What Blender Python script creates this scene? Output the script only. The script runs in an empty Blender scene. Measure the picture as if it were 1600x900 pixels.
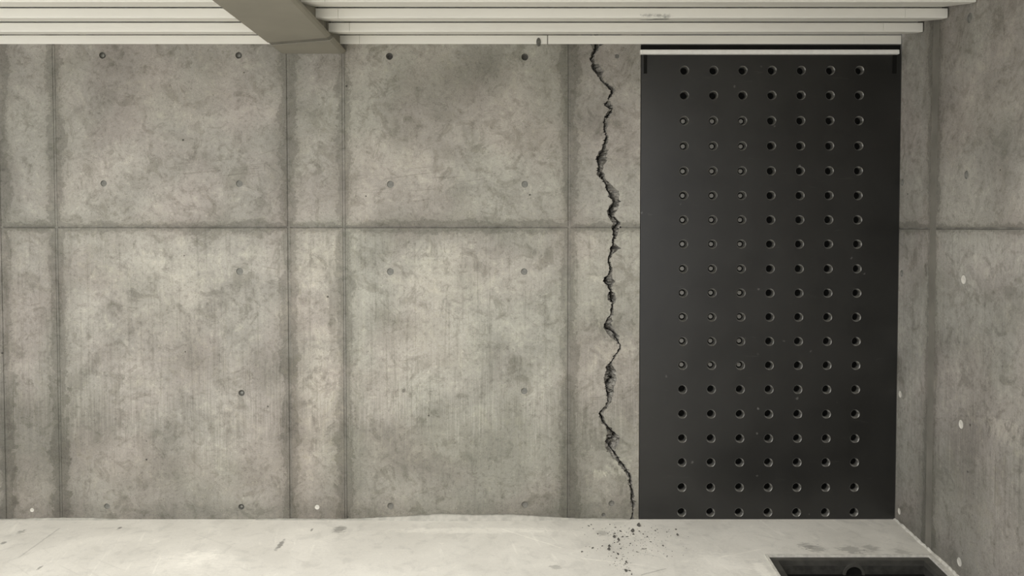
import bpy, bmesh, math, random
from mathutils import Vector, Matrix
random.seed(7)
SC = bpy.context.scene
COL = SC.collection
# ------------------------------------------------------------------ camera
F, PPU, PPV = 1200.0, 800.0, 391.0          # focal length and principal point in pixels of the 1600x900 frame
PITCH = math.radians(1.64)
CAM = Vector((0.0, -4.18, 1.60))
cd = bpy.data.cameras.new('camera'); co = bpy.data.objects.new('camera', cd); COL.objects.link(co)
cd.sensor_fit = 'HORIZONTAL'; cd.sensor_width = 36.0; cd.lens = 36.0 * F / 1600.0
cd.shift_y = -(450.0 - PPV) / 1600.0
cd.clip_start = 0.05
co.location = CAM; co.rotation_euler = (math.pi/2 - PITCH, 0, 0)
SC.camera = co
# ------------------------------------------------------------------ world, lamps, exposure
wd = bpy.data.worlds.new('sky'); SC.world = wd; wd.use_nodes = True
bg = wd.node_tree.nodes['Background']
bg.inputs[0].default_value = (0.985, 0.98, 0.985, 1); bg.inputs[1].default_value = 1.75
def area(name, loc, rot, sx, sy, power, col=(0.985, 0.98, 0.985)):
    l = bpy.data.lights.new(name, 'AREA'); l.shape = 'RECTANGLE'; l.size = sx; l.size_y = sy
    l.energy = power; l.color = col
    o = bpy.data.objects.new(name, l); COL.objects.link(o); o.location = loc; o.rotation_euler = rot
    return o
area('ceiling_lamp', (-0.8, -2.3, 2.50), (0, 0, 0), 3.0, 0.25, 88)
SC.view_settings.view_transform = 'Standard'; SC.view_settings.look = 'None'
SC.view_settings.gamma = 1.0; SC.view_settings.use_curve_mapping = False
SC.view_settings.exposure = 0.0

# ------------------------------------------------------------------ pixel -> place on a real surface
_cp, _sp = math.cos(PITCH), math.sin(PITCH)
def ray(u, v):
    a, b = (u - PPU) / F, -(v - PPV) / F
    return Vector((a, _cp + b * _sp, -_sp + b * _cp))
def on_wall(u, v, y=0.0):
    d = ray(u, v); t = (y - CAM.y) / d.y; p = CAM + d * t
    return p.x, p.z
def on_floor(u, v, z=0.0):
    d = ray(u, v); t = (z - CAM.z) / d.z; p = CAM + d * t
    return p.x, p.y
XC = on_wall(1398.5, 816)[0]                       # corner with the right-hand wall
RD = Vector((-95.0 / F, -1.0, 0)).normalized()     # the right-hand wall runs towards the camera
RANG = math.atan2(RD.y, RD.x)
RN = Vector((-RD.y, RD.x, 0))                      # pointing out of the room
def on_right(u, v):
    d = ray(u, v); o = Vector((XC, 0, 0)); t = (o - CAM).dot(RN) / d.dot(RN); p = CAM + d * t
    return (p - o).dot(RD), p.z
ZC = 2.735                                         # top of walls
XL, YN = -5.2, -6.0                                # extent to the left and behind the camera

# ------------------------------------------------------------------ node helpers
class NG:
    def __init__(s, name, rough=0.8, metal=0.0, spec=0.5):
        s.m = bpy.data.materials.new(name); s.m.use_nodes = True; s.t = s.m.node_tree; s.n = s.t.nodes
        s.b = s.n['Principled BSDF']; s.b.inputs['Roughness'].default_value = rough
        s.b.inputs['Metallic'].default_value = metal; s.b.inputs['Specular IOR Level'].default_value = spec
        s.tc = s.n.new('ShaderNodeTexCoord'); s.P = s.tc.outputs['Object']
        sx = s.n.new('ShaderNodeSeparateXYZ'); s.t.links.new(s.P, sx.inputs[0]); s.X, s.Y, s.Z = sx.outputs
    def put(s, sock, v):
        if isinstance(v, (int, float)): sock.default_value = v
        elif isinstance(v, (tuple, list)): sock.default_value = tuple(v) + ((1,) if len(v) == 3 and sock.type == 'RGBA' else ())
        else: s.t.links.new(v, sock)
    def math(s, op, a, b=0.0, c=None, clamp=False):
        n = s.n.new('ShaderNodeMath'); n.operation = op; n.use_clamp = clamp
        s.put(n.inputs[0], a); s.put(n.inputs[1], b)
        if c is not None: s.put(n.inputs[2], c)
        return n.outputs[0]
    def vec(s, op, a, b=(0, 0, 0)):
        n = s.n.new('ShaderNodeVectorMath'); n.operation = op; s.put(n.inputs[0], a); s.put(n.inputs[1], b)
        return n.outputs['Value'] if op == 'LENGTH' else n.outputs[0]
    def noise(s, scale, detail=4, rough=0.55, dist=0.0, v=None, stretch=None, off=None):
        v = v or s.P
        if stretch: v = s.vec('MULTIPLY', v, stretch)
        if off: v = s.vec('ADD', v, off)
        n = s.n.new('ShaderNodeTexNoise'); s.put(n.inputs['Vector'], v)
        n.inputs['Scale'].default_value = scale; n.inputs['Detail'].default_value = detail
        n.inputs['Roughness'].default_value = rough; n.inputs['Distortion'].default_value = dist
        return n.outputs[0]
    def voro(s, scale, rnd=1.0, v=None):
        n = s.n.new('ShaderNodeTexVoronoi'); s.put(n.inputs['Vector'], v or s.P); n.inputs['Scale'].default_value = scale
        n.inputs['Randomness'].default_value = rnd
        return n.outputs['Distance'], n.outputs['Color']
    def ramp(s, x, a, b, lo=0.0, hi=1.0):
        n = s.n.new('ShaderNodeMapRange'); n.interpolation_type = 'SMOOTHSTEP'
        s.put(n.inputs[0], x); n.inputs[1].default_value = a; n.inputs[2].default_value = b
        n.inputs[3].default_value = lo; n.inputs[4].default_value = hi
        return n.outputs[0]
    def mix(s, f, a, b, mode='MIX'):
        n = s.n.new('ShaderNodeMix'); n.data_type = 'RGBA'; n.blend_type = mode
        s.put(n.inputs[0], f); s.put(n.inputs[6], a); s.put(n.inputs[7], b)
        return n.outputs[2]
    def line(s, x, w):                              # thin contour line around 0.5 of a noise
        return s.ramp(s.math('ABSOLUTE', s.math('SUBTRACT', x, 0.5)), 0.0, w, 1.0, 0.0)
    def spot(s, c, r, jit, edge=0.35):
        q = s.vec('MULTIPLY', s.vec('SUBTRACT', s.P, c), (1/r[0], 1/r[1], 1/r[2]))
        d = s.math('ADD', s.vec('LENGTH', q), jit)
        return s.ramp(d, 1.0 - edge, 1.0 + edge, 1.0, 0.0)
    def bump(s, h, strength, dist=0.01):
        n = s.n.new('ShaderNodeBump'); n.inputs['Strength'].default_value = strength; n.inputs['Distance'].default_value = dist
        s.put(n.inputs['Height'], h); s.t.links.new(n.outputs[0], s.b.inputs['Normal'])
    def col(s, c): s.put(s.b.inputs['Base Color'], c)
def simple(name, col, rough=0.6, metal=0.0, spec=0.5, var=0.15, scale=12):
    g = NG(name, rough, metal, spec)
    n = g.noise(scale, 5)
    lo = tuple(c * (1 - var) for c in col); hi = tuple(min(1, c * (1 + var)) for c in col)
    g.col(g.mix(g.ramp(n, 0.3, 0.7), lo, hi)); return g.m

# joint positions of the board-marked walls (metres, in wall coordinates)
JX = [on_wall(u, 400)[0] for u in (4, 89, 451.5, 538, 889)]
XD = on_wall(999.5, 430)[0]                        # where the steel panel begins
JZ = on_wall(700, 355)[1]
RJX = on_right(1457.5, 357)[0]
RJZ = on_right(1450, 357)[1]

def concrete(name, jx, jz, tint, spots, lower=True, stain_w=0.034, scratch=()):
    g = NG(name, 0.78, 0, 0.35)
    big = g.noise(1.7, 5, 0.6, 0.4); med = g.noise(5.5, 7, 0.65, 0.8, off=(3.1, 0, 1.7))
    fine = g.noise(30, 6, 0.7); grain = g.noise(160, 3, 0.7)
    curl = g.noise(9, 4, 0.6, 2.2, off=(9, 2, 4)); curl2 = g.noise(17, 3, 0.6, 3.0, off=(1, 7, 2))
    streak = g.noise(1.0, 5, 0.6, 0.0, stretch=(46, 1, 1.5)); streak2 = g.noise(1.0, 4, 0.6, 0.0, stretch=(110, 1, 3.0), off=(5, 0, 3))
    oi = g.n.new('ShaderNodeObjectInfo')
    A, B = tuple(c * 0.80 for c in tint), tuple(c * 1.16 for c in tint)
    c = g.mix(g.ramp(big, 0.32, 0.68), A, B)
    pink = g.noise(2.3, 3, 0.5, 0.3, off=(7, 1, 5))
    c = g.mix(g.ramp(pink, 0.35, 0.65, 0.0, 1.0), g.mix(1.0, c, (0.985, 1.0, 0.978), 'MULTIPLY'), g.mix(1.0, c, (1.018, 0.992, 0.985), 'MULTIPLY'))
    c = g.mix(1.0, c, oi.outputs['Color'], 'MULTIPLY')
    def mul(c, f, k):                               # multiply where the mask is set
        return g.mix(f, c, g.mix(1.0, c, (k, k, k * 0.985), 'MULTIPLY'))
    lace = g.noise(8.5, 10, 0.72, 1.0, off=(2, 5, 8)); speck = g.noise(85, 3, 0.65, 1.4, off=(6, 1, 1)); dash = g.noise(1.0, 4, 0.7, 0.8, stretch=(95, 1, 24), off=(0, 3, 0))
    flat = g.noise(1.0, 4, 0.7, 1.0, stretch=(16, 1, 60), off=(8, 3, 2))
    c = mul(c, g.ramp(med, 0.46, 0.66), 0.86)
    c = mul(c, g.ramp(lace, 0.525, 0.565), 0.87)
    c = mul(c, g.ramp(lace, 0.575, 0.60), 0.88)
    c = mul(c, g.ramp(lace, 0.45, 0.38), 1.12)
    c = mul(c, g.ramp(fine, 0.53, 0.62), 0.84)
    c = mul(c, g.ramp(fine, 0.45, 0.36), 1.13)
    c = mul(c, g.ramp(speck, 0.57, 0.66), 0.76)
    c = mul(c, g.ramp(speck, 0.42, 0.32), 1.18)
    c = mul(c, g.math('MULTIPLY', g.ramp(dash if lower else flat, 0.60, 0.68), g.ramp(med, 0.40, 0.5)), 0.80)
    c = mul(c, g.math('MULTIPLY', g.ramp(flat, 0.62, 0.70), g.ramp(lace, 0.47, 0.52)), 0.78)
    c = mul(c, g.ramp(grain, 0.55, 0.75), 0.90)
    c = mul(c, g.math('MULTIPLY', g.line(curl, 0.008), g.ramp(fine, 0.44, 0.52)), 0.74)
    c = mul(c, g.math('MULTIPLY', g.line(curl2, 0.012), g.ramp(med, 0.42, 0.55)), 0.78)
    c = mul(c, g.math('MULTIPLY', g.line(g.noise(13, 3, 0.6, 2.5, off=(4, 4, 9)), 0.010), g.ramp(fine, 0.5, 0.4)), 1.2)
    jit = g.math('MULTIPLY', g.math('SUBTRACT', med, 0.5), 2.6)
    jf = g.math('MULTIPLY', g.math('SUBTRACT', lace, 0.5), 2.2)
    jit = g.math('ADD', g.math('MULTIPLY', jit, 0.6), g.math('ADD', jf, g.math('MULTIPLY', g.math('SUBTRACT', fine, 0.5), 1.2)))
    if lower:                                       # vertical run marks of the lower lift
        lowm = g.ramp(g.Z, JZ + 0.02, JZ - 0.06)
        zone = g.math('MULTIPLY', lowm, g.ramp(g.Z, 0.30, 0.75, 0.45, 1.0))
        c = mul(c, g.math('MULTIPLY', zone, g.ramp(streak, 0.53, 0.68)), 0.84)
        c = mul(c, g.math('MULTIPLY', zone, g.ramp(streak2, 0.56, 0.70)), 0.86)
        c = mul(c, g.math('MULTIPLY', zone, g.ramp(streak, 0.45, 0.33)), 1.07)
        # damp tide mark with drips, low on the wall
        h = g.math('ADD', g.Z, g.math('MULTIPLY', g.math('SUBTRACT', streak2, 0.5), 2.0))
        h = g.math('ADD', h, g.math('MULTIPLY', g.math('SUBTRACT', big, 0.5), 0.7))
        c = mul(c, g.ramp(h, 0.66, 0.52), 0.85)
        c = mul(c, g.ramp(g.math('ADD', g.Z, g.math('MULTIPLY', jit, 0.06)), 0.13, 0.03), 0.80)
    # stains along the joints
    d = None
    for x in jx:
        q = g.math('ABSOLUTE', g.math('SUBTRACT', g.X, x)); d = q if d is None else g.math('MINIMUM', d, q)
    for z in jz:
        q = g.math('MULTIPLY', g.math('ABSOLUTE', g.math('SUBTRACT', g.Z, z)), 1.35); d = g.math('MINIMUM', d, q)
    dj = g.math('ADD', d, g.math('MULTIPLY', jit, 0.075))
    dj = g.math('ADD', dj, g.math('MULTIPLY', g.math('SUBTRACT', big, 0.5), 0.08))
    c = mul(c, g.ramp(dj, stain_w + 0.006, stain_w - 0.006), 0.70)
    c = mul(c, g.ramp(dj, stain_w + 0.075, stain_w - 0.015), 0.87)
    for (cx, cz, rx, rz, k) in spots:
        c = mul(c, g.spot((cx, 0, cz), (rx, 5, rz), g.math('MULTIPLY', jit, 2.4)), 1 + (k - 1) * 0.85)
    # scratches
    for (cx, cz, rx, rz, ang) in scratch:
        r = g.n.new('ShaderNodeVectorRotate'); r.rotation_type = 'Y_AXIS'; r.inputs['Angle'].default_value = ang; g.put(r.inputs[0], g.P)
        sn = g.noise(1.0, 3, 0.6, 1.2, v=r.outputs[0], stretch=(3, 1, 75))
        c = mul(c, g.math('MULTIPLY', g.ramp(sn, 0.56, 0.64), g.spot((cx, 0, cz), (rx, 5, rz), jit)), 0.80)
    # air holes
    vd, vc = g.voro(9.0)
    sel = g.n.new('ShaderNodeSeparateColor'); g.put(sel.inputs[0], vc)
    rad = g.math('MULTIPLY', g.ramp(sel.outputs[0], 0.55, 1.0), 0.048)
    pin = g.ramp(g.math('SUBTRACT', vd, rad), 0.0, 0.012, 1.0, 0.0)
    pin = g.math('MULTIPLY', pin, g.ramp(sel.outputs[0], 0.6, 0.62))
    c = mul(c, pin, 0.30)
    vd2, vc2 = g.voro(16.0)
    sel2 = g.n.new('ShaderNodeSeparateColor'); g.put(sel2.inputs[0], vc2)
    c = mul(c, g.math('MULTIPLY', g.ramp(vd2, 0.10, 0.04), g.ramp(sel2.outputs[1], 0.86, 0.88)), 1.25)
    g.col(c)
    h = g.math('SUBTRACT', g.math('MULTIPLY', grain, 0.3), g.math('ADD', g.math('MULTIPLY', fine, 0.5), g.math('MULTIPLY', speck, 0.5)))
    h = g.math('SUBTRACT', h, g.math('MULTIPLY', pin, 0.8))
    g.bump(h, 0.45, 0.006)
    return g.m

def WS(u, v, ru, rv, k):                            # stain on the back wall, measured in the photograph
    x, z = on_wall(u, v); return (x, z, ru / 287.0, rv / 287.0, k)
wall_spots = [WS(304, 564, 30, 24, .86), WS(212, 595, 11, 13, .80), WS(150, 391, 12, 8, .82), WS(150, 432, 40, 18, .90), WS(423, 578, 26, 26, .80),
    WS(117, 595, 17, 12, .80), WS(476, 471, 8, 6, .72), WS(835, 394, 6, 8, .62), WS(618, 205, 9, 26, .84), WS(692, 182, 20, 8, .85), WS(694, 240, 12, 9, .82),
    WS(825, 217, 40, 22, .88), WS(930, 433, 12, 4, 1.25), WS(934, 741, 7, 5, 1.25), WS(968, 735, 13, 9, 1.22), WS(958, 548, 22, 16, 1.15), WS(631, 610, 3, 3, .4),
    WS(115, 95, 12, 12, .82), WS(270, 160, 60, 25, .90), WS(330, 105, 20, 20, .88), WS(490, 175, 28, 12, .82), WS(500, 195, 22, 18, .84), WS(130, 655, 40, 45, .84),
    WS(60, 640, 30, 30, .86), WS(460, 580, 8, 18, .84), WS(650, 515, 40, 20, .90), WS(600, 500, 16, 20, .86), WS(720, 560, 46, 12, .90), WS(800, 640, 18, 30, .86),
    WS(680, 130, 60, 30, .90), WS(760, 110, 40, 26, .88), WS(850, 150, 16, 40, .90), WS(690, 700, 120, 34, .90), WS(300, 740, 130, 26, .90), WS(40, 740, 50, 46, .86),
    WS(495, 620, 26, 90, 1.10), WS(500, 410, 26, 30, 1.06), WS(24, 758, 5, 20, .70), WS(700, 430, 60, 40, 1.05), WS(260, 470, 80, 60, 1.06), WS(940, 500, 14, 30, 1.05)]
wall_scr = [on_wall(340, 266) + (0.30, 0.06, 0.10), on_wall(120, 405) + (0.08, 0.06, 0.25), on_wall(430, 425) + (0.06, 0.10, -0.2), on_wall(425, 240) + (0.07, 0.08, 0.3),
            on_wall(320, 372) + (0.10, 0.04, 0.45), on_wall(650, 285) + (0.35, 0.09, 0.08), on_wall(610, 480) + (0.12, 0.05, -0.8)]
M = {}
TINT = (0.357, 0.340, 0.311)
M['wall'] = concrete('board_marked_concrete', JX, [JZ], TINT, wall_spots, True, 0.040, wall_scr)
GR_ = (on_right(1462.5, 357)[0] - on_right(1452.5, 357)[0]) / 2
def RS(u, v, ru, rv, k):
    x, z = on_right(u, v); return (x, z, ru / 110.0, rv / 300.0, k)
right_spots = [RS(1470, 445, 12, 22, .84), RS(1433, 440, 8, 30, .84), RS(1545, 465, 6, 8, .72), RS(1578, 455, 8, 8, .72), RS(1580, 490, 14, 24, .86), RS(1580, 680, 24, 12, 1.15),
               RS(1520, 720, 20, 50, .86), RS(1590, 760, 10, 40, .82), RS(1480, 780, 30, 40, .92), RS(1570, 250, 4, 40, .82), RS(1540, 180, 40, 40, .94), RS(1560, 600, 40, 60, 1.06)]
M['rwall'] = concrete('side_wall_concrete', [RJX + GR_ * .8, RJX - GR_ * .8], [RJZ], tuple(c * 0.93 for c in TINT), right_spots, True, 0.03)
M['back'] = simple('joint_depth_concrete', (0.12, 0.115, 0.10), 0.9)
M['joint'] = simple('joint_mortar', (0.195, 0.188, 0.164), 0.85, var=0.3, scale=14)
M['bead'] = simple('joint_ridge_mortar', (0.235, 0.228, 0.20), 0.85, var=0.25, scale=14)
M['plug'] = simple('tie_plug_mortar', (0.20, 0.198, 0.177), 0.85, var=0.2, scale=40)
M['plugd'] = simple('dark_tie_plug', (0.125, 0.122, 0.107), 0.85, var=0.3, scale=60)
M['plugw'] = simple('white_tie_plug', (0.62, 0.60, 0.54), 0.7, var=0.1, scale=60)
M['hole'] = simple('tie_hole_depth', (0.16, 0.153, 0.135), 0.9)
g = NG('broken_concrete', 0.9, 0, 0.2)
c = g.mix(g.ramp(g.noise(40, 6, 0.7), 0.3, 0.7), (0.19, 0.182, 0.16), (0.45, 0.43, 0.385))
g.col(c); g.bump(g.noise(120, 4, 0.7), 0.6, 0.006); M['crack'] = g.m
# floor
g = NG('pale_floor_screed', 0.62, 0, 0.35)
big = g.noise(2.2, 5, 0.6, 0.5); med = g.noise(11, 6, 0.65, 0.6); fine = g.noise(70, 5, 0.7)
c = g.mix(g.ramp(big, 0.3, 0.7), (0.68, 0.656, 0.592), (0.80, 0.773, 0.700))
def fm(c, f, k): return g.mix(f, c, g.mix(1.0, c, (k, k, k), 'MULTIPLY'))
c = fm(c, g.ramp(med, 0.50, 0.66), 0.90); c = fm(c, g.ramp(med, 0.40, 0.28), 1.10); c = fm(c, g.ramp(fine, 0.55, 0.72), 0.88); c = fm(c, g.ramp(fine, 0.42, 0.30), 1.08)
for st, off, k in (((2, 26, 1), (0, 0, 0), 0.90), ((30, 3, 1), (4, 1, 0), 1.08)):
    r = g.n.new('ShaderNodeVectorRotate'); r.rotation_type = 'Z_AXIS'; r.inputs['Angle'].default_value = 0.6 if k < 1 else -0.25; g.put(r.inputs[0], g.P)
    c = fm(c, g.math('MULTIPLY', g.ramp(g.noise(1.0, 4, 0.6, 0.6, v=r.outputs[0], stretch=st, off=off), 0.60, 0.68), g.ramp(big, 0.42, 0.55)), k)
jit = g.math('MULTIPLY', g.math('SUBTRACT', g.noise(1.0, 6, 0.7, 1.0, stretch=(22, 60, 1)), 0.5), 4.2)
for (u, v, ru, rv, k) in [(531, 827, 9, 3.5, .55), (438, 851, 3.5, 5, .45), (33, 831, 5, 2, .6), (6, 848, 4, 1.5, .5), (187, 825, 3, 1.5, .4), (487, 828, 2, 1.2, .4), (868, 886, 7, 2, .7), (941, 833, 9, 3, .72),
                          (1275, 857, 14, 4, .66), (1330, 859, 16, 4, .66), (1260, 853, 12, 3, .72), (1362, 857, 12, 3, .72), (1410, 863, 10, 3, .74), (300, 880, 60, 12, 1.06), (310, 872, 24, 8, 1.12), (62, 887, 2, 2, .5),
                          (1125, 885, 40, 14, 1.10), (1190, 890, 9, 10, 1.18), (745, 829, 120, 3, 1.14), (1010, 870, 60, 20, .97)]:
    x, y = on_floor(u, v); s = 287.0 * (v - 357) / 459.0
    c = fm(c, g.spot((x, y, 0), (ru / s, rv / (s * 0.30), 5), jit, 0.3), k)
# two long scratches
def scratch(c, a, b, w, k):
    (ax, ay), (bx, by) = on_floor(*a), on_floor(*b)
    ang = math.atan2(by - ay, bx - ax); L = math.hypot(bx - ax, by - ay) / 2
    q = g.vec('SUBTRACT', g.P, ((ax + bx) / 2, (ay + by) / 2, 0))
    r = g.n.new('ShaderNodeVectorRotate'); r.rotation_type = 'Z_AXIS'; r.inputs['Angle'].default_value = -ang; g.put(r.inputs[0], q)
    q = g.vec('MULTIPLY', r.outputs[0], (1 / L, 1 / w, 0))
    s2 = g.n.new('ShaderNodeSeparateXYZ'); g.put(s2.inputs[0], q)
    m1 = g.ramp(g.math('ABSOLUTE', g.math('ADD', s2.outputs[1], g.math('MULTIPLY', jit, 0.8))), 0.5, 1.0, 1, 0)
    m2 = g.ramp(g.math('ABSOLUTE', s2.outputs[0]), 0.9, 1.0, 1, 0)
    return fm(c, g.math('MULTIPLY', m1, m2), k)
c = scratch(c, (28, 872), (95, 824), 0.006, 0.80); c = scratch(c, (782, 826), (880, 857), 0.006, 1.14); c = scratch(c, (905, 872), (1010, 884), 0.006, 1.12)
c = scratch(c, (1000, 899), (1042, 888), 0.005, 0.72); c = scratch(c, (1120, 872), (1190, 858), 0.005, 1.12)
g.col(c); g.bump(g.math('ADD', fine, g.math('MULTIPLY', med, 0.6)), 0.25, 0.004); M['floor'] = g.m
M['mortar'] = simple('pale_mortar', (0.62, 0.60, 0.54), 0.85, var=0.14, scale=40)
M['fillet'] = simple('greyed_mortar', (0.44, 0.425, 0.375), 0.85, var=0.14, scale=30)
# ceiling sheet
g = NG('cream_painted_sheet', 0.5, 0, 0.4)
c = g.mix(g.ramp(g.noise(3, 5, 0.6, 0, stretch=(0.4, 1, 1)), 0.3, 0.7), (0.80, 0.785, 0.72), (0.86, 0.845, 0.775))
c = g.mix(g.ramp(g.noise(60, 4, 0.7), 0.66, 0.75, 0, 0.2), c, (0.6, 0.58, 0.52))
jit = g.math('MULTIPLY', g.math('SUBTRACT', g.noise(26, 5, 0.6), 0.5), 2.2)
PITCHY, ZB, ZT = 0.257, 2.5945, 2.640
def face_y(i): return -0.004 - PITCHY * i
for (u, v, i, rx, k) in [(1022, 33.5, 1.6, 0.075, 0.35), (964, 17.5, 3, 0.012, 0.12), (972, 18, 3, 0.02, 0.55), (301, 10.5, 3.3, 0.025, 0.45), (372, 6, 3.5, 0.03, 0.5), (131, 7, 3.4, 0.03, 0.55)]:
    y = face_y(i); d = ray(u, v); t = (y - CAM.y) / d.y; p = CAM + d * t
    c = g.mix(g.spot(tuple(p), (rx, 0.10 if i % 1 else 0.05, 0.006 if i == 3 else 0.012), jit, 0.35), c, g.mix(1.0, c, (k, k, k), 'MULTIPLY'))
g.col(c); M['sheet'] = g.m
g = NG('olive_beam_paint', 0.55, 0, 0.4)
c = g.mix(g.ramp(g.noise(2.5, 5), 0.3, 0.7), (0.235, 0.222, 0.180), (0.275, 0.258, 0.210))
c = g.mix(g.math('MULTIPLY', g.ramp(g.noise(1.0, 4, 0.6, 0.5, stretch=(18, 6, 18)), 0.70, 0.76), 0.5), c, (0.42, 0.40, 0.34)); g.col(c); M['beam'] = g.m
# steel panel
g = NG('black_waxed_steel', 0.42, 0.0, 0.7)
n1 = g.noise(3, 5, 0.6, 0.5); n2 = g.noise(38, 4, 0.7)
c = g.mix(g.ramp(n1, 0.3, 0.7), (0.0070, 0.0069, 0.0062), (0.0120, 0.0118, 0.0106))
vd, vc = g.voro(14, 1.0, v=g.vec('ADD', g.P, g.vec('MULTIPLY', (0.05, 0.05, 0.05), (1, 1, 1))))
sel = g.n.new('ShaderNodeSeparateColor'); g.put(sel.inputs[0], vc)
sc = g.math('MULTIPLY', g.ramp(g.math('ADD', vd, g.math('MULTIPLY', g.math('SUBTRACT', n2, 0.5), 0.5)), 0.11, 0.03), g.ramp(sel.outputs[0], 0.86, 0.90))
c = g.mix(g.math('MULTIPLY', sc, 0.55), c, (0.16, 0.158, 0.145))
c = g.mix(g.math('MULTIPLY', g.ramp(g.noise(1, 4, 0.6, 0.8, stretch=(5, 1, 40)), 0.66, 0.74), 0.25), c, (0.08, 0.079, 0.072))
g.col(c); g.put(g.b.inputs['Roughness'], g.ramp(n1, 0.3, 0.7, 0.33, 0.37)); M['steel'] = g.m
M['dimple'] = simple('polished_recess_steel', (0.27, 0.266, 0.25), 0.30, 0.9, 0.5, 0.15)
M['bolt'] = simple('dark_bolt_steel', (0.24, 0.236, 0.22), 0.35, 0.6, 0.5, 0.2, 80)
M['black'] = simple('black_recess', (0.006, 0.006, 0.005), 0.8, 0, 0.2)
M['alu'] = simple('pale_aluminium', (0.90, 0.89, 0.84), 0.4, 0.0, 0.5, 0.05, 30)
M['pit'] = simple('dark_grey_pit_paint', (0.040, 0.039, 0.034), 0.55, 0, 0.4, 0.35, 25)
M['frame'] = simple('grey_black_frame_steel', (0.062, 0.060, 0.052), 0.5, 0, 0.4, 0.25, 20)
M['shard'] = simple('dark_broken_concrete', (0.10, 0.095, 0.083), 0.9, 0, 0.3, 0.4, 60)

# ------------------------------------------------------------------ mesh helpers
def obj(name, bm, mat, parent=None, loc=None, normals=True, smooth=False):
    if normals: bmesh.ops.recalc_face_normals(bm, faces=bm.faces)
    me = bpy.data.meshes.new(name); bm.to_mesh(me); bm.free()
    me.materials.append(mat)
    if smooth:
        for p in me.polygons: p.use_smooth = True
    o = bpy.data.objects.new(name, me); COL.objects.link(o)
    if parent: o.parent = parent
    if loc: o.location = loc
    return o
def empty(name, loc=(0, 0, 0), rz=0.0):
    o = bpy.data.objects.new(name, None); COL.objects.link(o); o.location = loc; o.rotation_euler = (0, 0, rz); o.empty_display_size = 0.1
    return o
def tag(o, label, cat, group=None):
    o['label'] = label; o['category'] = cat
    if group: o['group'] = group
    return o
def box(bm, x0, x1, y0, y1, z0, z1):
    v = [bm.verts.new(p) for p in ((x0,y0,z0),(x1,y0,z0),(x1,y1,z0),(x0,y1,z0),(x0,y0,z1),(x1,y0,z1),(x1,y1,z1),(x0,y1,z1))]
    for f in ((0,3,2,1),(4,5,6,7),(0,1,5,4),(1,2,6,5),(2,3,7,6),(3,0,4,7)): bm.faces.new([v[i] for i in f])
    return v
def prism(bm, pts, x0, x1):                          # (y, z) outline run along x
    a = [bm.verts.new((x0, y, z)) for y, z in pts]; b = [bm.verts.new((x1, y, z)) for y, z in pts]
    n = len(pts)
    for i in range(n): bm.faces.new((a[i], a[(i+1) % n], b[(i+1) % n], b[i]))
    bm.faces.new(a[::-1]); bm.faces.new(b)
def sheet(outline, holes, thick, seg=20, edge=0.0025):
    """a slab whose front face lies at y = 0 with an outline in (x, z) and real round holes, arrises softened"""
    bm = bmesh.new(); ed = []
    def loop(pts, y=0.0):
        vs = [bm.verts.new((x, y, z)) for x, z in pts]
        es = [bm.edges.new((vs[i], vs[(i+1) % len(vs)])) for i in range(len(vs))]
        return vs, es
    vo, e = loop(outline); ed += e; loops = [vo]
    for (x, z, r) in holes:
        vh, e = loop([(x + r * math.cos(2*math.pi*k/seg), z + r * math.sin(2*math.pi*k/seg)) for k in range(seg)]); ed += e; loops.append(vh)
    bmesh.ops.triangle_fill(bm, use_beauty=True, use_dissolve=False, edges=ed)
    for vs in loops:
        back = [bm.verts.new((v.co.x, thick, v.co.z)) for v in vs]
        for i in range(len(vs)):
            j = (i + 1) % len(vs); bm.faces.new((vs[i], vs[j], back[j], back[i]))
    return bm
def cup(r, depth, r2=None, seg=20):
    """round recess: side wall and bottom, mouth at y = 0"""
    r2 = r if r2 is None else r2; bm = bmesh.new()
    a = [bm.verts.new((r*math.cos(2*math.pi*k/seg), 0, r*math.sin(2*math.pi*k/seg))) for k in range(seg)]
    b = [bm.verts.new((r2*math.cos(2*math.pi*k/seg), depth, r2*math.sin(2*math.pi*k/seg))) for k in range(seg)]
    for i in range(seg):
        j = (i+1) % seg; bm.faces.new((a[i], b[i], b[j], a[j]))
    bm.faces.new(b)
    return bm

# ------------------------------------------------------------------ back wall
wall = obj('wall_back', (lambda b: (box(b, XL, XC + 0.12, 0.14, 0.30, -0.3, ZC), b)[1])(bmesh.new()), M['back']); wall['kind'] = 'structure'
G, GH = 0.008, 0.005
def hole_rows(lst, conv):
    out = []
    for (u, v, r, t) in lst:
        x, z = conv(u, v); out.append((x, z, r, t))
    return out
TIES = hole_rows([(160, 86.5, .018, 'ring'), (373, 86.5, .018, 'ring'), (608.5, 88, .019, 'deep'), (820, 89, .019, 'deep'), (964, 88, .012, 'plug'),
    (162, 286.5, .017, 'plug'), (374, 287, .018, 'plug'), (610, 288, .019, 'plug'), (820, 288, .018, 'plug'),
    (374.5, 424, .019, 'plug'), (610, 424.5, .019, 'plug'), (819, 424.5, .018, 'plug'), (377.5, 614, .017, 'ring'), (819, 611, .017, 'plug'),
    (167, 791, .015, 'plug'), (377, 792, .016, 'ring'), (495.5, 792.5, .013, 'white'), (610, 790.5, .017, 'cup'), (820, 788.5, .018, 'cup'), (955.5, 786.5, .016, 'cup'), (943, 804.5, .011, 'cup'),
    (50, 797, .011, 'white')], on_wall)
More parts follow.
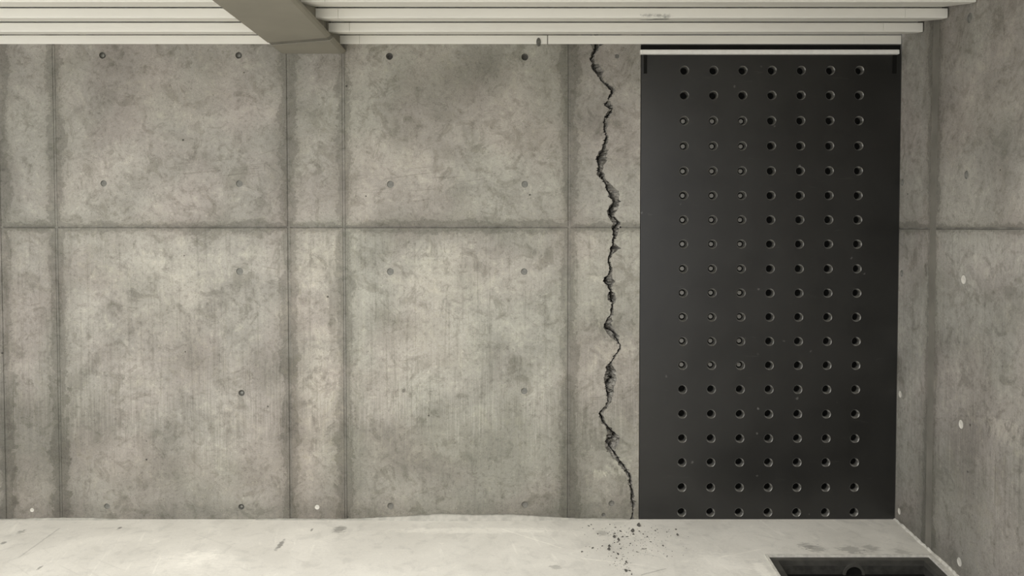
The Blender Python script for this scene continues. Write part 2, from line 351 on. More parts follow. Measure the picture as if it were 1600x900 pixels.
def tie(parent, x, z, r, t):
    if t == 'deep': o = obj('tie_hole', cup(r, 0.032, r * 0.5), M['hole'], parent, (x, 0, z)); o['label'] = 'open dark tie hole'
    elif t == 'ring':
        o = obj('tie_hole', cup(r, 0.012, r * 0.85), M['plugd'], parent, (x, 0, z))
        b = cup(r * 0.5, -0.004, r * 0.42); obj('tie_plug', b, M['plug'], parent, (x, 0.0115, z))
    elif t == 'cup': o = obj('tie_hole', cup(r, 0.011, r * 0.92), M['bead'], parent, (x, 0, z))
    elif t == 'white': o = obj('tie_plug', cup(r, 0.0015, r * 0.95), M['plugw'], parent, (x, 0, z)); o['label'] = 'white round plug'
    else: o = obj('tie_plug', cup(r, 0.007, r * 0.97), M['plug'], parent, (x, 0, z))
def panel(root, outline, ties, mat, tint, thick=0.05):
    o = obj('concrete_panel', sheet(outline, [(x, z, r) for x, z, r, t in ties], thick), mat, root)
    o.color = (tint[0], tint[1], tint[2], 1)
    for t in ties: tie(o, *t)
    return o
cols = [(XL, JX[0]), (JX[0], JX[1]), (JX[1], JX[2]), (JX[2], JX[3]), (JX[3], JX[4])]
tints = {(0, 0): (.95, .95, .95), (1, 0): (.98, .97, .96), (2, 0): (1.02, 1.01, 1.0), (3, 0): (1.06, 1.04, 1.02), (4, 0): (1.02, 1.03, 1.0),
         (0, 1): (.95, .95, .95), (1, 1): (.96, .96, .95), (2, 1): (.97, .96, .95), (3, 1): (.95, .95, .93), (4, 1): (.97, .97, .94)}
ZR = [(-0.02, JZ), (JZ, ZC)]
for ci, (a, b) in enumerate(cols):
    for ri, (z0, z1) in enumerate(ZR):
        zz0, zz1 = (z0 if ri == 0 else z0 + GH), (z1 - GH if ri == 0 else z1)
        x0, x1 = a + (G if ci else 0), b - G
        ts = [t for t in TIES if x0 < t[0] < x1 and zz0 < t[1] < zz1]
        panel(wall, [(x0, zz0), (x1, zz0), (x1, zz1), (x0, zz1)], ts, M['wall'], tints[(ci, ri)])
# the crack: edges measured down the photograph (row, left edge, right edge)
CR = [(40,926,936),(73,925.5,936),(77,926.5,935),(81,925,932),(84,923.5,929),(88,923,928),(91,920.5,928),(95,922,928.5),(98,926,929),(100,925,936),(102,923,936.5),(105,924,940),(110,927,944),(114,929.5,943),
 (118,933,941),(121,937,941),(125,937.5,942),(128,941,946),(132,943.5,951),(135,948,957),(138,950,961),(141,954,962),(145,954,959),(149,952,956),(153,950.5,952.5),(157,950,951.3),(160,947,954),(163,944.5,956),
 (166,946,958),(169,951,958.5),(172,951,957),(176,948.5,956),(180,946.5,953),(184,944,949),(188,943,949),(192,942.5,950),(196,944,949),(200,943.5,948.5),(205,943.5,948),(209,945.5,947.5),(213,946,950.5),
 (217,945,950.5),(221,944.5,950),(225,943,947.5),(229,941.5,947),(233,939.5,948),(238,934.5,948.5),(243,933,947),(248,931,948),(252,932.5,948),(257,934,944),(260,934.5,942),(264,934,942),(268,934,941),
 (271,932,944),(274,933,945),(278,937,945),(282,943,948),(286,944.5,951),(290,946,957),(295,947,962),(300,950,967),(305,952,968),(308,951.5,967),(312,957,967),(316,957,967.5),(320,954,967),(326,951,966),
 (330,948.5,963),(334,949,960),(338,950,960),(342,953,964),(348,957,969.5),(352,957,969),(356,955.5,968),(360,957,967),(364,957,966),(368,958,965),(371,957,961),(375,955.5,960),(380,956,960),(384,956,964),
 (387,954,969),(390,953.5,966),(394,953,962),(398,952,957),(403,950.5,954),(408,949.5,952.5),(412,950,954),(417,952,956),(422,952,957),(427,951,956),(431,948,956),(435,944.5,957),(440,942.5,961),(443,945,958),
 (447,949,957),(451,950.5,955),(455,953,956),(459,950,961),(464,949,962),(469,950,962),(473,956,961),(477,954.5,958),(481,953,959),(486,954,959),(491,953.5,958),(495,951,957),(500,947,956),(505,945,954),
 (511,943,957),(516,946,961),(521,949,964),(526,953,968),(530,959,967),(535,965,967.3),(540,968,970),(544,967,969.5),(549,965,968),(555,960,963),(561,957,960),(567,953,956),(571,949,957),(575,946,959),
 (580,947,963),(586,945,962),(593,943.5,964),(600,945.5,961),(606,947,959),(612,947,959),(618,947.5,957),(622,948.5,956),(627,949,955),(630,946.5,954),(635,945,950),(640,940,945),(644,936.5,943),(650,936,942.5),
 (655,938,944),(660,941,947),(666,946,950),(672,948,957),(677,949,962),(683,948,967),(688,946.5,968),(694,945,966),(700,946,962),(704,949,959),(708,953,962),(713,956,965),(718,962,968),(723,966,971.5),
 (728,969,977),(733,973,980),(738,977,983),(744,980,987),(749,983.5,986.5),(755,982,988),(760,983,989),(766,985,990),(772,985,991),(777,985,991),(782,986,990),(787,985,993),(792,987,992),(796,988,990),
 (800,988.3,989.6),(806,986,990),(811,984,990),(815,983,989),(824,983,989)]
VALLEY = [(40,.5),(73,.5),(85,.4),(100,.25),(112,.12),(130,.5),(145,.5),(163,.15),(172,.85),(185,.2),(200,.5),(225,.3),(245,.3),(255,.2),(272,.6),(295,.12),(310,.4),(325,.25),(345,.75),(360,.25),(375,.6),(388,.2),
          (420,.5),(437,.15),(455,.5),(462,.6),(480,.5),(500,.2),(512,.2),(522,.85),(540,.5),(577,.45),(592,.6),(605,.15),(640,.3),(665,.4),(681,.7),(692,.1),(706,.8),(750,.5),(815,.4),(830,.4)]
def lerp_tab(t, x):
    for (a, fa), (b, fb) in zip(t, t[1:]):
        if a <= x <= b: return fa + (fb - fa) * (x - a) / (b - a)
    return t[-1][1]
rc = random.Random(21)
rows = []
for (v0, l0, r0), (v1, l1, r1) in zip(CR, CR[1:]):
    n = max(1, int(round((v1 - v0) / 1.5))) if v0 > 70 else 1
    for k in range(n):
        t = k / n; l = l0 + (l1 - l0) * t; r = r0 + (r1 - r0) * t
        jl, jr = (rc.uniform(-1.4, .8) - (2.2 if rc.random() < .10 else 0), rc.uniform(-.8, 1.4) + (2.2 if rc.random() < .10 else 0)) if k else (rc.uniform(-.7, .4), rc.uniform(-.4, .7))
        if r + jr - l - jl < 1.2: jl = jr = 0
        rows.append((v0 + (v1 - v0) * t, l + jl, r + jr))
rows.append(CR[-1])
left = [on_wall(l, v) for v, l, r in rows]; right = [on_wall(r, v) for v, l, r in rows]
def split(pts, z0, z1):                               # the stretch of an edge between two heights, ends cut exactly
    out = []
    for p, q in zip(pts, pts[1:]):
        for zc in (z1, z0):
            if p[1] > zc > q[1]:
                t = (p[1] - zc) / (p[1] - q[1]); out.append((p[0] + (q[0] - p[0]) * t, zc))
        if z0 < q[1] < z1: out.append(q)
    return out
for ri, (z0, z1) in enumerate(ZR):
    a, b = (0.0, z1 - GH) if ri == 0 else (z0 + GH, 2.70)
    el, er = split(left, a, b), split(right, a, b)    # from the top down
    tl = [t for t in TIES if JX[4] + .03 < t[0] < min(p[0] for p in el if abs(p[1]-t[1]) < .1 or True) + 1 and a < t[1] < b and t[0] < min([p[0] for p in el if abs(p[1] - t[1]) < .06] + [9])]
    tr = [t for t in TIES if a < t[1] < b and XD > t[0] > max([p[0] for p in er if abs(p[1] - t[1]) < .06] + [-9])]
    panel(wall, [(JX[4] + G, a)] + el[::-1] + [(JX[4] + G, b)], tl, M['wall'], (.98, .98, .95) if ri == 0 else (.96, .955, .94)).__setitem__('label', 'concrete panel broken along the left of the crack')
    panel(wall, [(XD, a), (XD, b)] + er, tr, M['wall'], (.98, .98, .95) if ri == 0 else (.97, .965, .95)).__setitem__('label', 'narrow strip of concrete right of the crack')
bm = bmesh.new(); prev = None; hold = 0; pat = None
for i, (v, l, r) in enumerate(rows):
    w = (r - l)
    if hold <= 0 or pat is None:                      # one broken face runs over a few rows, then steps
        hold = rc.randint(1, 4)
        pat = (rc.uniform(-.12, .12), rc.uniform(.08, .13), [rc.uniform(.25, 1.5) for _ in range(4)], rc.uniform(.15, .85))
    hold -= 1
    df, deep, sh4, mid = pat
    f = min(.86, max(.14, lerp_tab(VALLEY, v) + df))
    half = min(max(1.1, .13 * w) / max(w, 1.3), min(f, 1 - f) * .8)
    sh = min(0.050, w / 287.0 * 1.1)
    fr = [0, max(.02, f - half - .03), f - half * .6, f + half * .6, min(.97, f + half + .03)]
    dp = [0, sh4[0] * sh, deep, deep, sh4[1] * sh]
    if f < .5: fr += [f + (1 - f) * (.35 + .25 * mid), f + (1 - f) * .93]
    else: fr += [f * .07, f * (.40 + .25 * mid)]
    dp += ([sh4[2] * sh * .9, sh4[3] * sh * .6] if f < .5 else [sh4[3] * sh * .6, sh4[2] * sh * .9]); fr.append(1); dp.append(0)
    o = sorted(zip(fr, dp)); n = len(o)
    x0, z = on_wall(l, v); x1, _ = on_wall(r, v)
    cur = [bm.verts.new((x0 + (x1 - x0) * q + (rc.uniform(-.0010, .0010) if 0 < q < 1 else 0), d, z + (rc.uniform(-.0025, .0025) if 0 < q < 1 else 0))) for q, d in o]
    if prev:
        for k in range(n - 1):
            if rc.random() < .5: bm.faces.new((prev[k], prev[k+1], cur[k+1])); bm.faces.new((prev[k], cur[k+1], cur[k]))
            else: bm.faces.new((prev[k], prev[k+1], cur[k])); bm.faces.new((prev[k+1], cur[k+1], cur[k]))
    prev = cur
ck = obj('crack', bm, M['crack'], wall); ck['label'] = 'jagged crack with broken faces running from ceiling to floor'
# joint strips with their fins
def vjoint(root, x, z0, z1, w=G, mat='joint', side=1):
    bm = bmesh.new(); box(bm, x - w + .0012, x + w - .0006, 0.0012, 0.05, z0, z1); o = obj('joint_strip', bm, M['wall'], root)
    bm = bmesh.new(); prism_z(bm, [(x + side*0.005 - .0018, .0013), (x + side*0.005, -.0012), (x + side*0.005 + .0020, .0013)], z0, z1); obj('fin', bm, M['wall'], o)
def prism_z(bm, pts, z0, z1):
    a = [bm.verts.new((x, y, z0)) for x, y in pts]; b = [bm.verts.new((x, y, z1)) for x, y in pts]; n = len(pts)
    for i in range(n): bm.faces.new((a[i], a[(i+1) % n], b[(i+1) % n], b[i]))
    bm.faces.new(a[::-1]); bm.faces.new(b)
for k, x in enumerate(JX):
    for z0, z1 in ((0.0, JZ - GH), (JZ + GH, ZC)): vjoint(wall, x, z0, z1, side=1 if k % 2 else -1)
    bm = bmesh.new(); box(bm, x - G, x + G, 0.0015, 0.05, JZ - GH, JZ + GH); obj('joint_strip', bm, M['wall'], wall)
xs = [XL] + JX
cl = [p for p in rows if abs(p[0] - 355) < 3][0]
spans = [(xs[i] + (G if i else 0), xs[i+1] - G) for i in range(5)] + [(JX[4] + G, on_wall(cl[1], 355)[0] - .002), (on_wall(cl[2], 355)[0] + .002, XD)]
for a, b in spans:
    bm = bmesh.new(); box(bm, a, b, 0.0035, 0.05, JZ - GH, JZ + GH); o = obj('joint_strip', bm, M['wall'], wall)
    bm = bmesh.new(); prism(bm, [(.0036, JZ - .005), (-.0015, JZ - .003), (.0036, JZ - .001)], a, b); obj('fin', bm, M['wall'], o)

# ------------------------------------------------------------------ right-hand wall
RL = 6.0
rw = empty('wall_right', (XC, 0, 0), RANG); rw['kind'] = 'structure'
bm = bmesh.new(); box(bm, -0.05, RL, 0.055, 0.30, -0.3, ZC); obj('backing', bm, M['back'], rw)
RT = hole_rows([(1515, 28, .022, 'plug'), (1510, 273, .019, 'plug'), (1410, 285, .018, 'plug'), (1409, 427, .018, 'plug'), (1505.5, 437, .020, 'white'), (1406.5, 616, .018, 'white'),
                (1501.5, 663, .020, 'white'), (1405, 799, .017, 'white'), (1499, 878, .020, 'white')], on_right)
GR = (on_right(1462.5, 357)[0] - on_right(1452.5, 357)[0]) / 2
M['rjoint'] = simple('side_joint_mortar', (0.175, 0.166, 0.140), 0.85, var=0.15, scale=6)
for a, b in ((0.0, RJX - GR), (RJX + GR, RL)):
    for ri, (z0, z1) in enumerate(((-0.02, RJZ - GH), (RJZ + GH, ZC))):
        panel(rw, [(a, z0), (b, z0), (b, z1), (a, z1)], [t for t in RT if a + .02 < t[0] < b and z0 < t[1] < z1], M['rwall'], (1, 1, 1) if ri == 0 else (.97, .96, .95))
bm = bmesh.new(); box(bm, RJX - GR, RJX + GR, 0.002, 0.05, 0, ZC); obj('joint_strip', bm, M['rjoint'], rw)
for a, b in ((0.0, RJX - GR), (RJX + GR, RL)):
    bm = bmesh.new(); box(bm, a, b, 0.0035, 0.05, RJZ - GH, RJZ + GH); o = obj('joint_strip', bm, M['joint'], rw)
    bm = bmesh.new(); prism(bm, [(.0036, RJZ - .005), (-.003, RJZ - .003), (.0036, RJZ - .001)], a, b); obj('fin', bm, M['bead'], o)

# ------------------------------------------------------------------ floor with the drain pit let into it
pa, pb = on_floor(1198, 868), on_floor(1452, 869)
yb = (pa[1] + pb[1]) / 2
ld = (pa[0] - on_floor(1218.5, 901)[0]) / (pa[1] - on_floor(1218.5, 901)[1]); rdv = (pb[0] - on_floor(1485, 901)[0]) / (pb[1] - on_floor(1485, 901)[1])
yf = yb - 0.95
pc, pd_ = (pb[0] + rdv * (yf - yb), yf), (pa[0] + ld * (yf - yb), yf)
PIT = [(pa[0], yb), (pb[0], yb), pc, pd_]             # far left, far right, near right, near left
def rwx(y): return XC + RD.x / RD.y * y
bm = bmesh.new()
def poly(bm, pts, z0, z1):
    a = [bm.verts.new((x, y, z1)) for x, y in pts]; b = [bm.verts.new((x, y, z0)) for x, y in pts]; n = len(pts)
    bm.faces.new(a); bm.faces.new(b[::-1])
    for i in range(n): bm.faces.new((a[i], b[i], b[(i+1) % n], a[(i+1) % n]))
poly(bm, [(XL, 0), (XL, yb), (rwx(yb), yb), (rwx(0), 0)], -.3, 0)
poly(bm, [(XL, yb), (XL, yf), PIT[3], PIT[0]], -.3, 0)
poly(bm, [PIT[1], PIT[2], (rwx(yf), yf), (rwx(yb), yb)], -.3, 0)
poly(bm, [(XL, yf), (XL, YN), (rwx(YN), YN), (rwx(yf), yf)], -.3, 0)
fl = obj('floor', bm, M['floor']); fl['kind'] = 'structure'
# drain pit
cx, cy = sum(p[0] for p in PIT) / 4, sum(p[1] for p in PIT) / 4
dr = empty('drain_pit', (cx, cy, 0))
tag(dr, 'sunken black drain pit with steel frame in the floor below the right-hand wall', 'drain')
def inset(pts, d):
    n = len(pts); out = []
    for i in range(n):
        p0, p1, p2 = Vector(pts[i-1]), Vector(pts[i]), Vector(pts[(i+1) % n])
        e1, e2 = (p1 - p0).normalized(), (p2 - p1).normalized()
        n1, n2 = Vector((e1.y, -e1.x)), Vector((e2.y, -e2.x))    # clockwise outline: inward normals
        k = (n1 + n2) / (1 + n1.dot(n2)); out.append(tuple(p1 + k * d))
    return out
loc = [(p[0] - cx, p[1] - cy) for p in PIT]
fi = inset(loc, 0.042); PD = 0.072
for i in range(4):
    j = (i + 1) % 4
    bm = bmesh.new(); poly(bm, [loc[i], loc[j], fi[j], fi[i]], -.030, -.006); obj('frame_bar', bm, M['frame'], dr)
    bm = bmesh.new(); fo = inset(loc, 0.030); poly(bm, [fo[i], fo[j], fi[j], fi[i]], -PD - .02, -.0305); obj('pit_wall', bm, M['pit'], dr)
    lo = inset(loc, -0.010 if i != 1 else -0.016); li = inset(loc, 0.003)
    bm = bmesh.new(); poly(bm, [lo[i], lo[j], li[j], li[i]], -.02, .005); obj('mortar_edge', bm, M['mortar'], dr)
bm = bmesh.new(); poly(bm, inset(loc, 0.03), -PD - .04, -PD); obj('pit_floor', bm, M['black'], dr)
px = on_floor(1333, 897, -PD)[0] - cx; ywall = fi[0][1]
bm = bmesh.new(); N = 20; rings = []
for (r, y) in ((.052, ywall + .001), (.052, ywall - .010), (.040, ywall - .010), (.040, ywall - .0005)):
    rings.append([bm.verts.new((px + r * math.cos(math.pi * k / N), y, -PD + r * math.sin(math.pi * k / N))) for k in range(N + 1)])
for a, b in zip(rings, rings[1:]):
    for k in range(N): bm.faces.new((a[k], a[k+1], b[k+1], b[k]))
pr = obj('outlet_ring', bm, M['frame'], dr)
bm = bmesh.new(); bm.faces.new([bm.verts.new((px + .040 * math.cos(math.pi * k / N), ywall - .0012, -PD + .040 * math.sin(math.pi * k / N))) for k in range(N + 1)]); obj('outlet_mouth', bm, M['black'], dr)

# uneven mortar fillet where wall and floor meet
def fillet(name, u0, u1, prof):
    bm = bmesh.new(); prev = None; u = u0; r = random.Random(int(u0) + 5)
    while u <= u1:
        hp = lerp_tab(prof, u) + r.uniform(-.35, .35); hp = max(.5, hp)
        x, _ = on_wall(u, 812); h = hp / 287.0; d = 0.006 + h * 0.55 + r.uniform(0, .001)
        cur = [bm.verts.new(p) for p in ((x, -.0005, 0), (x, -.0005, h), (x, -d * .45, h * .75), (x, -d, h * .2), (x, -d - .004, 0))]
        if prev:
            for k in range(4): bm.faces.new((prev[k], cur[k], cur[k+1], prev[k+1]))
        prev = cur; u += 5
    o = obj(name, bm, M['fillet'], smooth=True); o['kind'] = 'structure'; return o
fillet('trim_1', 0, 185, [(0, .6), (40, 1.2), (60, 2.5), (120, 3.0), (160, 2.0), (186, .5)])
fillet('trim_2', 400, 985, [(400, .5), (440, 1.5), (530, .8), (560, 1.5), (620, 5), (690, 9.5), (740, 8), (800, 8.5), (850, 5), (900, 2.0), (1000, .7)])
bm = bmesh.new(); prev = None; r = random.Random(3); s = 0.0
while s < 1.5:                                        # pale mortar run along the side wall
    h = r.uniform(.004, .012); d = r.uniform(.006, .014); p = Vector((XC, 0, 0)) + RD * s; n = -RN
    cur = [bm.verts.new(q) for q in (p + Vector((0, 0, h)), p + n * d * .6 + Vector((0, 0, h * .7)), p + n * d + Vector((0, 0, 0)))]
    if prev:
        for k in range(2): bm.faces.new((prev[k], cur[k], cur[k+1], prev[k+1]))
    prev = cur; s += .02
o = obj('trim_3', bm, M['mortar']); o['kind'] = 'structure'

# ------------------------------------------------------------------ black steel panel
sp = empty('steel_panel', ((XD + XC) / 2, 0, 0)); ox = (XD + XC) / 2
tag(sp, 'tall black steel panel with a grid of round bolt recesses filling the wall end', 'panel')
xl, xr = XD + .003 - ox, XC - .004 - ox
zt = on_wall(1200, 84.5)[1]
VR = [110,149,188.5,228,267,305.5,343.5,381.5,420,458,495.5,533.5,571,608.5,647,685,722.5,761.5,800.5]
HX = [(on_wall(1069.5 + 45.65 * k, 110)[0] + on_wall(1065 + 44.8 * k, 800)[0]) / 2 - ox for k in range(7)]
HZ = [on_wall(1200, v)[1] for v in VR]
RO, RI, DC = .0248, .0172, .026
bm = sheet([(xl, 0.004), (xr, 0.004), (xr, zt), (xl, zt)], [(x, z, RO) for x in HX for z in HZ], .015, 24)
obj('face_plate', bm, M['steel'], sp)
bm = bmesh.new(); box(bm, xl, xr, .0535, .0548, .004, zt); obj('back_plate', bm, M['black'], sp)
def dimple_bm(seg=24):
    bm = bmesh.new(); rings = []
    for r, y in ((RO, 0), (RO - .0012, .0008), (RI + .0012, DC - .001), (RI, DC), (RI, .048)):
        rings.append([bm.verts.new((r*math.cos(2*math.pi*k/seg), y, r*math.sin(2*math.pi*k/seg))) for k in range(seg)])
    for a, b in zip(rings, rings[1:]):
        for i in range(seg): j = (i+1) % seg; bm.faces.new((a[i], b[i], b[j], a[j]))
    bm.faces.new(rings[-1]); return bm
def bolt_bm(seg=16):
    bm = bmesh.new(); rings = []
    for r, y in ((.0125, .047), (.0125, .031), (.0112, .0295)):
        rings.append([bm.verts.new((r*math.cos(2*math.pi*k/seg), y, r*math.sin(2*math.pi*k/seg))) for k in range(seg)])
    for a, b in zip(rings, rings[1:]):
        for i in range(seg): j = (i+1) % seg; bm.faces.new((a[i], b[i], b[j], a[j]))
    bm.faces.new(rings[-1]); return bm
d0 = obj('recess', dimple_bm(), M['dimple'], sp, (HX[0], 0, HZ[2]), smooth=False); d0.data.materials.append(M['black'])
for p in d0.data.polygons:
    p.use_smooth = len(p.vertices) == 4
    if all(d0.data.vertices[i].co.y > DC - .0002 for i in p.vertices): p.material_index = 1
b0 = obj('bolt', bolt_bm(), M['bolt'], d0)
for i, x in enumerate(HX):
    for j, z in enumerate(HZ):
        if i == 0 and j == 2: continue
        d = d0.copy(); COL.objects.link(d); d.parent = sp; d.location = (x, 0, z)
        if i < 3 and 2 <= j <= 12: b = b0.copy(); COL.objects.link(b); b.parent = d   # bolts only in recesses that catch a reflection, imitating it; the rest stay empty
# black bar for the dark gap on top, pale rail and its end, hanger brackets
zh0, zh1 = on_wall(1200, 77)[1], on_wall(1200, 70)[1]
bm = bmesh.new(); box(bm, xl, xr, .006, .05, zt, zh1); obj('gap_shade_bar', bm, M['black'], sp)  # black bar stands in for the dark of the gap above the rail
yr = -.022
zr0, zr1 = on_wall(1200, 84.2, yr)[1], on_wall(1200, 77.2, yr)[1]
xa, xb, xm = on_wall(1000.8, 80, yr)[0] - ox, on_wall(1405.2, 80, yr)[0] - ox, on_wall(1004, 80, yr)[0] - ox
bm = bmesh.new(); prism(bm, [(.005, zr0), (yr, zr0), (yr - .002, zr0 + .003), (yr, zr1 - .003), (yr + .006, zr1), (.005, zr1)], xm + .0008, xb); obj('top_rail', bm, M['alu'], sp)['label'] = 'pale metal rail along the top'
bm = bmesh.new(); prism(bm, [(.005, zr0), (yr, zr0), (yr - .002, zr0 + .003), (yr, zr1 - .003), (yr + .006, zr1), (.005, zr1)], xa, xm - .0008); obj('rail_end', bm, M['alu'], sp)
for u0, u1 in ((1006, 1011), (1394.5, 1400.5)):
    bm = bmesh.new(); box(bm, on_wall(u0, 100)[0] - ox, on_wall(u1, 100)[0] - ox, -.004, .001, on_wall(1200, 115)[1], on_wall(1200, 86)[1])
    bmesh.ops.bevel(bm, geom=bm.edges[:], offset=.0015, segments=1); obj('hanger', bm, M['black'], sp)

# ------------------------------------------------------------------ stepped sheet ceiling
ce = empty('ceiling', (0, 0, 0)); ce['kind'] = 'structure'
bm = bmesh.new(); box(bm, XL, XC - .01, YN, 0.0, ZT + .075, ZT + .16); obj('slab', bm, M['back'], ce)
xs1 = on_wall(562, 66)[0]; xs2 = 1.90; xo = on_wall(855.5, 66)[0]
BX0, BX1 = on_wall(441, 84)[0], on_wall(541, 84)[0]
def slat(i, x0, x1):
    y = face_y(i)
    back = y + PITCHY - .002
    if i == 0: pts = [(y, ZB), (y, ZT), (-.0005, ZT), (-.0005, ZB)]
    else: pts = [(y + .004, ZB), (y + .0012, ZB + .0012), (y, ZB + .004), (y, ZT - .001), (y + .001, ZT), (y + .05, ZT), (y + .05, ZT + .035), (back - .01, ZT + .035), (back, ZT + .0055), (y + .05, ZB + .006)]
    bm = bmesh.new(); prism(bm, pts, x0, x1)
    return obj('ceiling_slat', bm, M['sheet'], ce)
NS = int(-YN / PITCHY)
for i in range(NS):
    y = face_y(i); ends = XC - .006 + (RD.x / RD.y) * y
    e2 = ends - 0.20
    slat(i, XL, BX0 - .001)
    slat(i, BX1 - .033, xs1 - .0008)
    if i == 0: slat(i, xs1 + .0008, xo - .003); slat(i, xo + .003, e2 - .0006)
    else: slat(i, xs1 + .0008, e2 - .0006)
    slat(i, e2 + .0006, ends)
x, z = on_wall(841.5, 66); bm = bmesh.new(); N = 20
pts = [(.0125 * math.cos(2*math.pi*k/N), .0235 * math.sin(2*math.pi*k/N)) for k in range(N)]
a = [bm.verts.new((p, 0, q)) for p, q in pts]; b = [bm.verts.new((p * .85, -.005, q * .9)) for p, q in pts]
for k in range(N): bm.faces.new((a[k], a[(k+1) % N], b[(k+1) % N], b[k]))
bm.faces.new(b); o = obj('oval_plug', bm, M['plugd'], ce, (x, face_y(0), z)); o['label'] = 'dark oval plug'

# ------------------------------------------------------------------ beam
zb = on_wall(490, 84)[1]
be = empty('ceiling_beam', ((BX0 + BX1) / 2, -2.0, zb)); bx, by = (BX0 + BX1) / 2, -2.0
tag(be, 'olive grey beam running under the pale stepped ceiling to the concrete wall', 'beam')
cf = .022; hw0, hw1 = BX0 - bx, BX1 - bx
prof = [(hw0, 0.0), (hw1 - cf, 0.0), (hw1 - .006, .007), (hw1, .016), (hw1 - .034, .040), (hw1 - .034, .16), (hw0, .16)]
y0, yl, yr_ = YN - by, -.215 - by, -.325 - by
bm = bmesh.new()
def sk(x): t = (x - hw0) / (hw1 - hw0); return yl + (yr_ - yl) * t
a = [bm.verts.new((x, y0, z + .012)) for x, z in prof]; b = [bm.verts.new((x, sk(x) - .030, z + .0005)) for x, z in prof]; n = len(prof)
for i in range(n): bm.faces.new((a[i], a[(i+1) % n], b[(i+1) % n], b[i]))
bm.faces.new(a[::-1]); bm.faces.new(b); obj('beam_body', bm, M['beam'], be)
bm = bmesh.new()
a = [bm.verts.new((x, sk(x) + .030, z)) for x, z in prof]; b = [bm.verts.new((x, -.0008 - by, z)) for x, z in prof]
for i in range(n): bm.faces.new((a[i], a[(i+1) % n], b[(i+1) % n], b[i]))
bm.faces.new(a[::-1]); bm.faces.new(b); obj('end_block', bm, M['beam'], be)
bm = bmesh.new()
a = [bm.verts.new(((x if x < 0 else x * .98), sk(x) - .0299, z * .98 + (.0035 if z < .05 else 0))) for x, z in prof]; b = [bm.verts.new(((x if x < 0 else x * .98), sk(x) + .0299, z * .98 + (.0035 if z < .05 else 0))) for x, z in prof]
for i in range(n): bm.faces.new((a[i], a[(i+1) % n], b[(i+1) % n], b[i]))
bm.faces.new(a[::-1]); bm.faces.new(b); obj('joint_gap', bm, simple('beam_gap_shade', (0.150, 0.142, 0.116), 0.6), be)  # gap is shallow; its shade is put into a darker colour

# ------------------------------------------------------------------ fragments fallen from the crack
def rock(sx, sy, sz, seed):
    r = random.Random(seed); bm = bmesh.new(); bmesh.ops.create_icosphere(bm, subdivisions=1, radius=1.0)
    for v in bm.verts:
        v.co *= r.uniform(.45, 1.30); v.co.x *= sx; v.co.y *= sy; v.co.z *= sz
    zm = min(v.co.z for v in bm.verts)
    for v in bm.verts: v.co.z = max(v.co.z - zm - sz * .25, 0.0)
    return bm
FR = [(998.5,819,8,5,'flat dark concrete shard at the foot of the black panel edge'),(989,826.5,7,11,'largest concrete fragment on the floor straight below the crack'),(989.5,834,4,3,'small chip just in front of the largest fragment'),
 (959.6,838,5,5,'chunky fragment in the middle cluster, on its left'),(966,842,5.5,6.5,'chunky fragment in the middle cluster, on its right'),(951.7,857.5,5.5,4,'dark fragment leftmost of the trail, lower of its pair'),(952,852.5,4.5,4,'dark fragment leftmost of the trail, upper of its pair'),
 (978.4,890,5.5,5.5,'dark fragment nearest the camera in the trail'),(978.4,877,4.5,4,'grey fragment in the trail just behind the nearest one'),(965.5,864.7,4.5,4,'grey fragment midway down the trail'),(1058.7,836,6,2,'thin splinter lying on the floor before the black panel'),
 (909,861.5,3,3,'lone dark chip on the floor left of the debris trail'),(1056,826.5,3,3,'lone dark chip close to the foot of the black panel'),
 (965,846.5,2.6,2.4,0),(961,823.6,2.4,2.2,0),(919.7,821.6,2.2,2.2,0),(923.7,819.5,2.2,2,0),(927,826,2.2,2,0),(926,856,3,2,0),(1036,852.7,2.4,2.4,0),(984.7,849,2.6,2,0),(999,829.6,2.4,2.2,0),(1011,838,2.4,3,0),(1027,826.7,2.2,2,0),
 (964,872,2.6,2.2,0),(968,850,2.4,2.2,0),(960,847.5,2.4,2.2,0),(970,857,2.4,2,0),(958.6,862.7,2.2,2,0),(983.5,891,2.6,3,0),(987,897,2.4,2.2,0),(953,819,2,2,0),(972.5,838.5,3,1.8,0),(934,834,2,2,0),(1005,834,2.2,2,0),(941,853,2,2,0),
 (1009,857,2,2,0),(1004,857,2,2,0),(970,830,3,2,0),(980,838,2.4,2,0),(960,833.5,2.4,2,0),(1017,846.5,2,2,0),(1042,831,2,2,0),(1024,829,2,2,0),(968.5,829,2.4,2,0),(977,881,2.2,2,0)]
crumbs = []
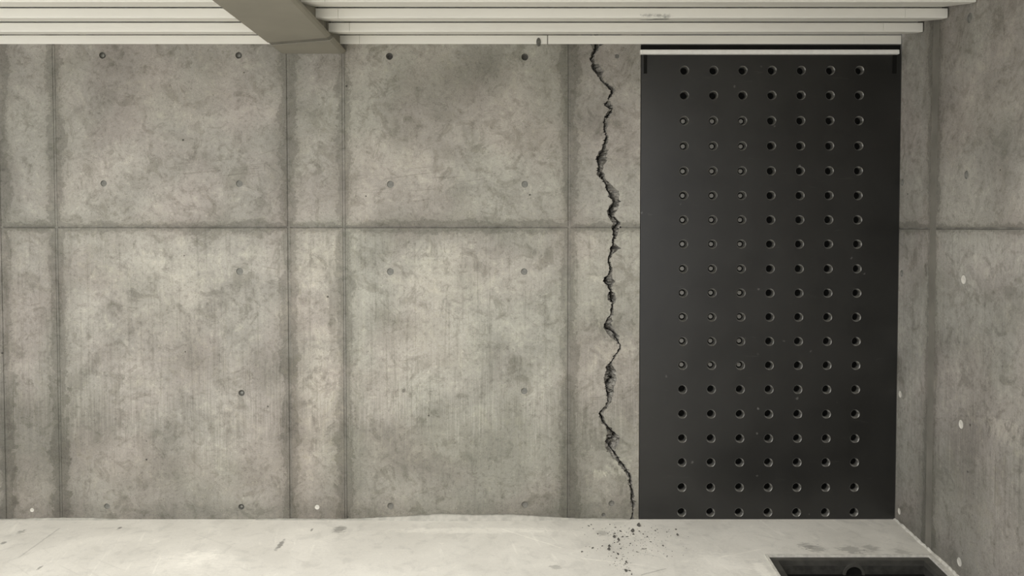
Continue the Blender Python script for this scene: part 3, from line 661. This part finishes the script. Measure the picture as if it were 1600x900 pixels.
for k, (u, v, w, h, lab) in enumerate(FR):
    x, y = on_floor(u, v + h * .3); s = 287.0 * (v - 357) / 459.0
    sx = w / s / 2 * 1.0; sy = min(h / s / .33 / 2, sx * 1.9); sz = max(sx * .55, .0025)
    if k == 0: sz = .010; y = min(y, -.016)
    o = obj('concrete_fragment' if lab else 'concrete_crumb', rock(sx, sy, sz, 100 + k), M['shard'], None, (x, y, 0.0))
    o.rotation_euler = (0, 0, 0 if lab else random.uniform(0, 6.28))
    if lab: tag(o, lab, 'fragment', 'fragments fallen from the crack')
    else: tag(o, 'tiny dark concrete crumb', 'crumb', 'crumbs below the crack'); crumbs.append((u, v, o))
ORD = ['nearest the wall', 'second from the wall', 'third from the wall', 'fourth from the wall', 'fifth from the wall', 'sixth from the wall', 'seventh from the wall', 'eighth from the wall', 'ninth from the wall', 'tenth from the wall', 'eleventh from the wall', 'twelfth from the wall', 'thirteenth from the wall', 'fourteenth from the wall']
for lo_, hi_, where in ((0, 945, 'left of the debris trail'), (945, 966.9, 'on the left side of the debris trail'), (966.9, 990, 'on the right side of the debris trail'), (990, 2000, 'in front of the black panel')):
    for k, (u, v, o) in enumerate(sorted([c_ for c_ in crumbs if lo_ <= c_[0] < hi_], key=lambda c_: c_[1])):
        o['label'] = 'tiny dark concrete crumb ' + where + ', ' + ORD[k]
bm = bmesh.new(); r = random.Random(77)
for k in range(230):
    t = r.random()
    if t < .45: u, v = r.gauss(962 + (0 if r.random() < .5 else 14), 11), r.uniform(822, 899)
    elif t < .75: u, v = r.gauss(1015, 22), r.uniform(820, 872)
    else: u, v = r.uniform(900, 1085), r.uniform(819, 870)
    x, y = on_floor(u, v); q = r.uniform(.0012, .0030)
    vs = [bm.verts.new((x + q * a, y + q * b * 1.5, q * c)) for a, b, c in ((1, 0, 0), (-.6, .8, 0), (-.6, -.8, 0), (r.uniform(-.3, .3), r.uniform(-.3, .3), 1.1))]
    for f in ((0, 1, 3), (1, 2, 3), (2, 0, 3), (0, 2, 1)): bm.faces.new([vs[i] for i in f])
o = obj('concrete_dust', bm, M['shard']); o['kind'] = 'stuff'; o['label'] = 'fine concrete grit strewn over the floor below the crack'; o['category'] = 'grit'
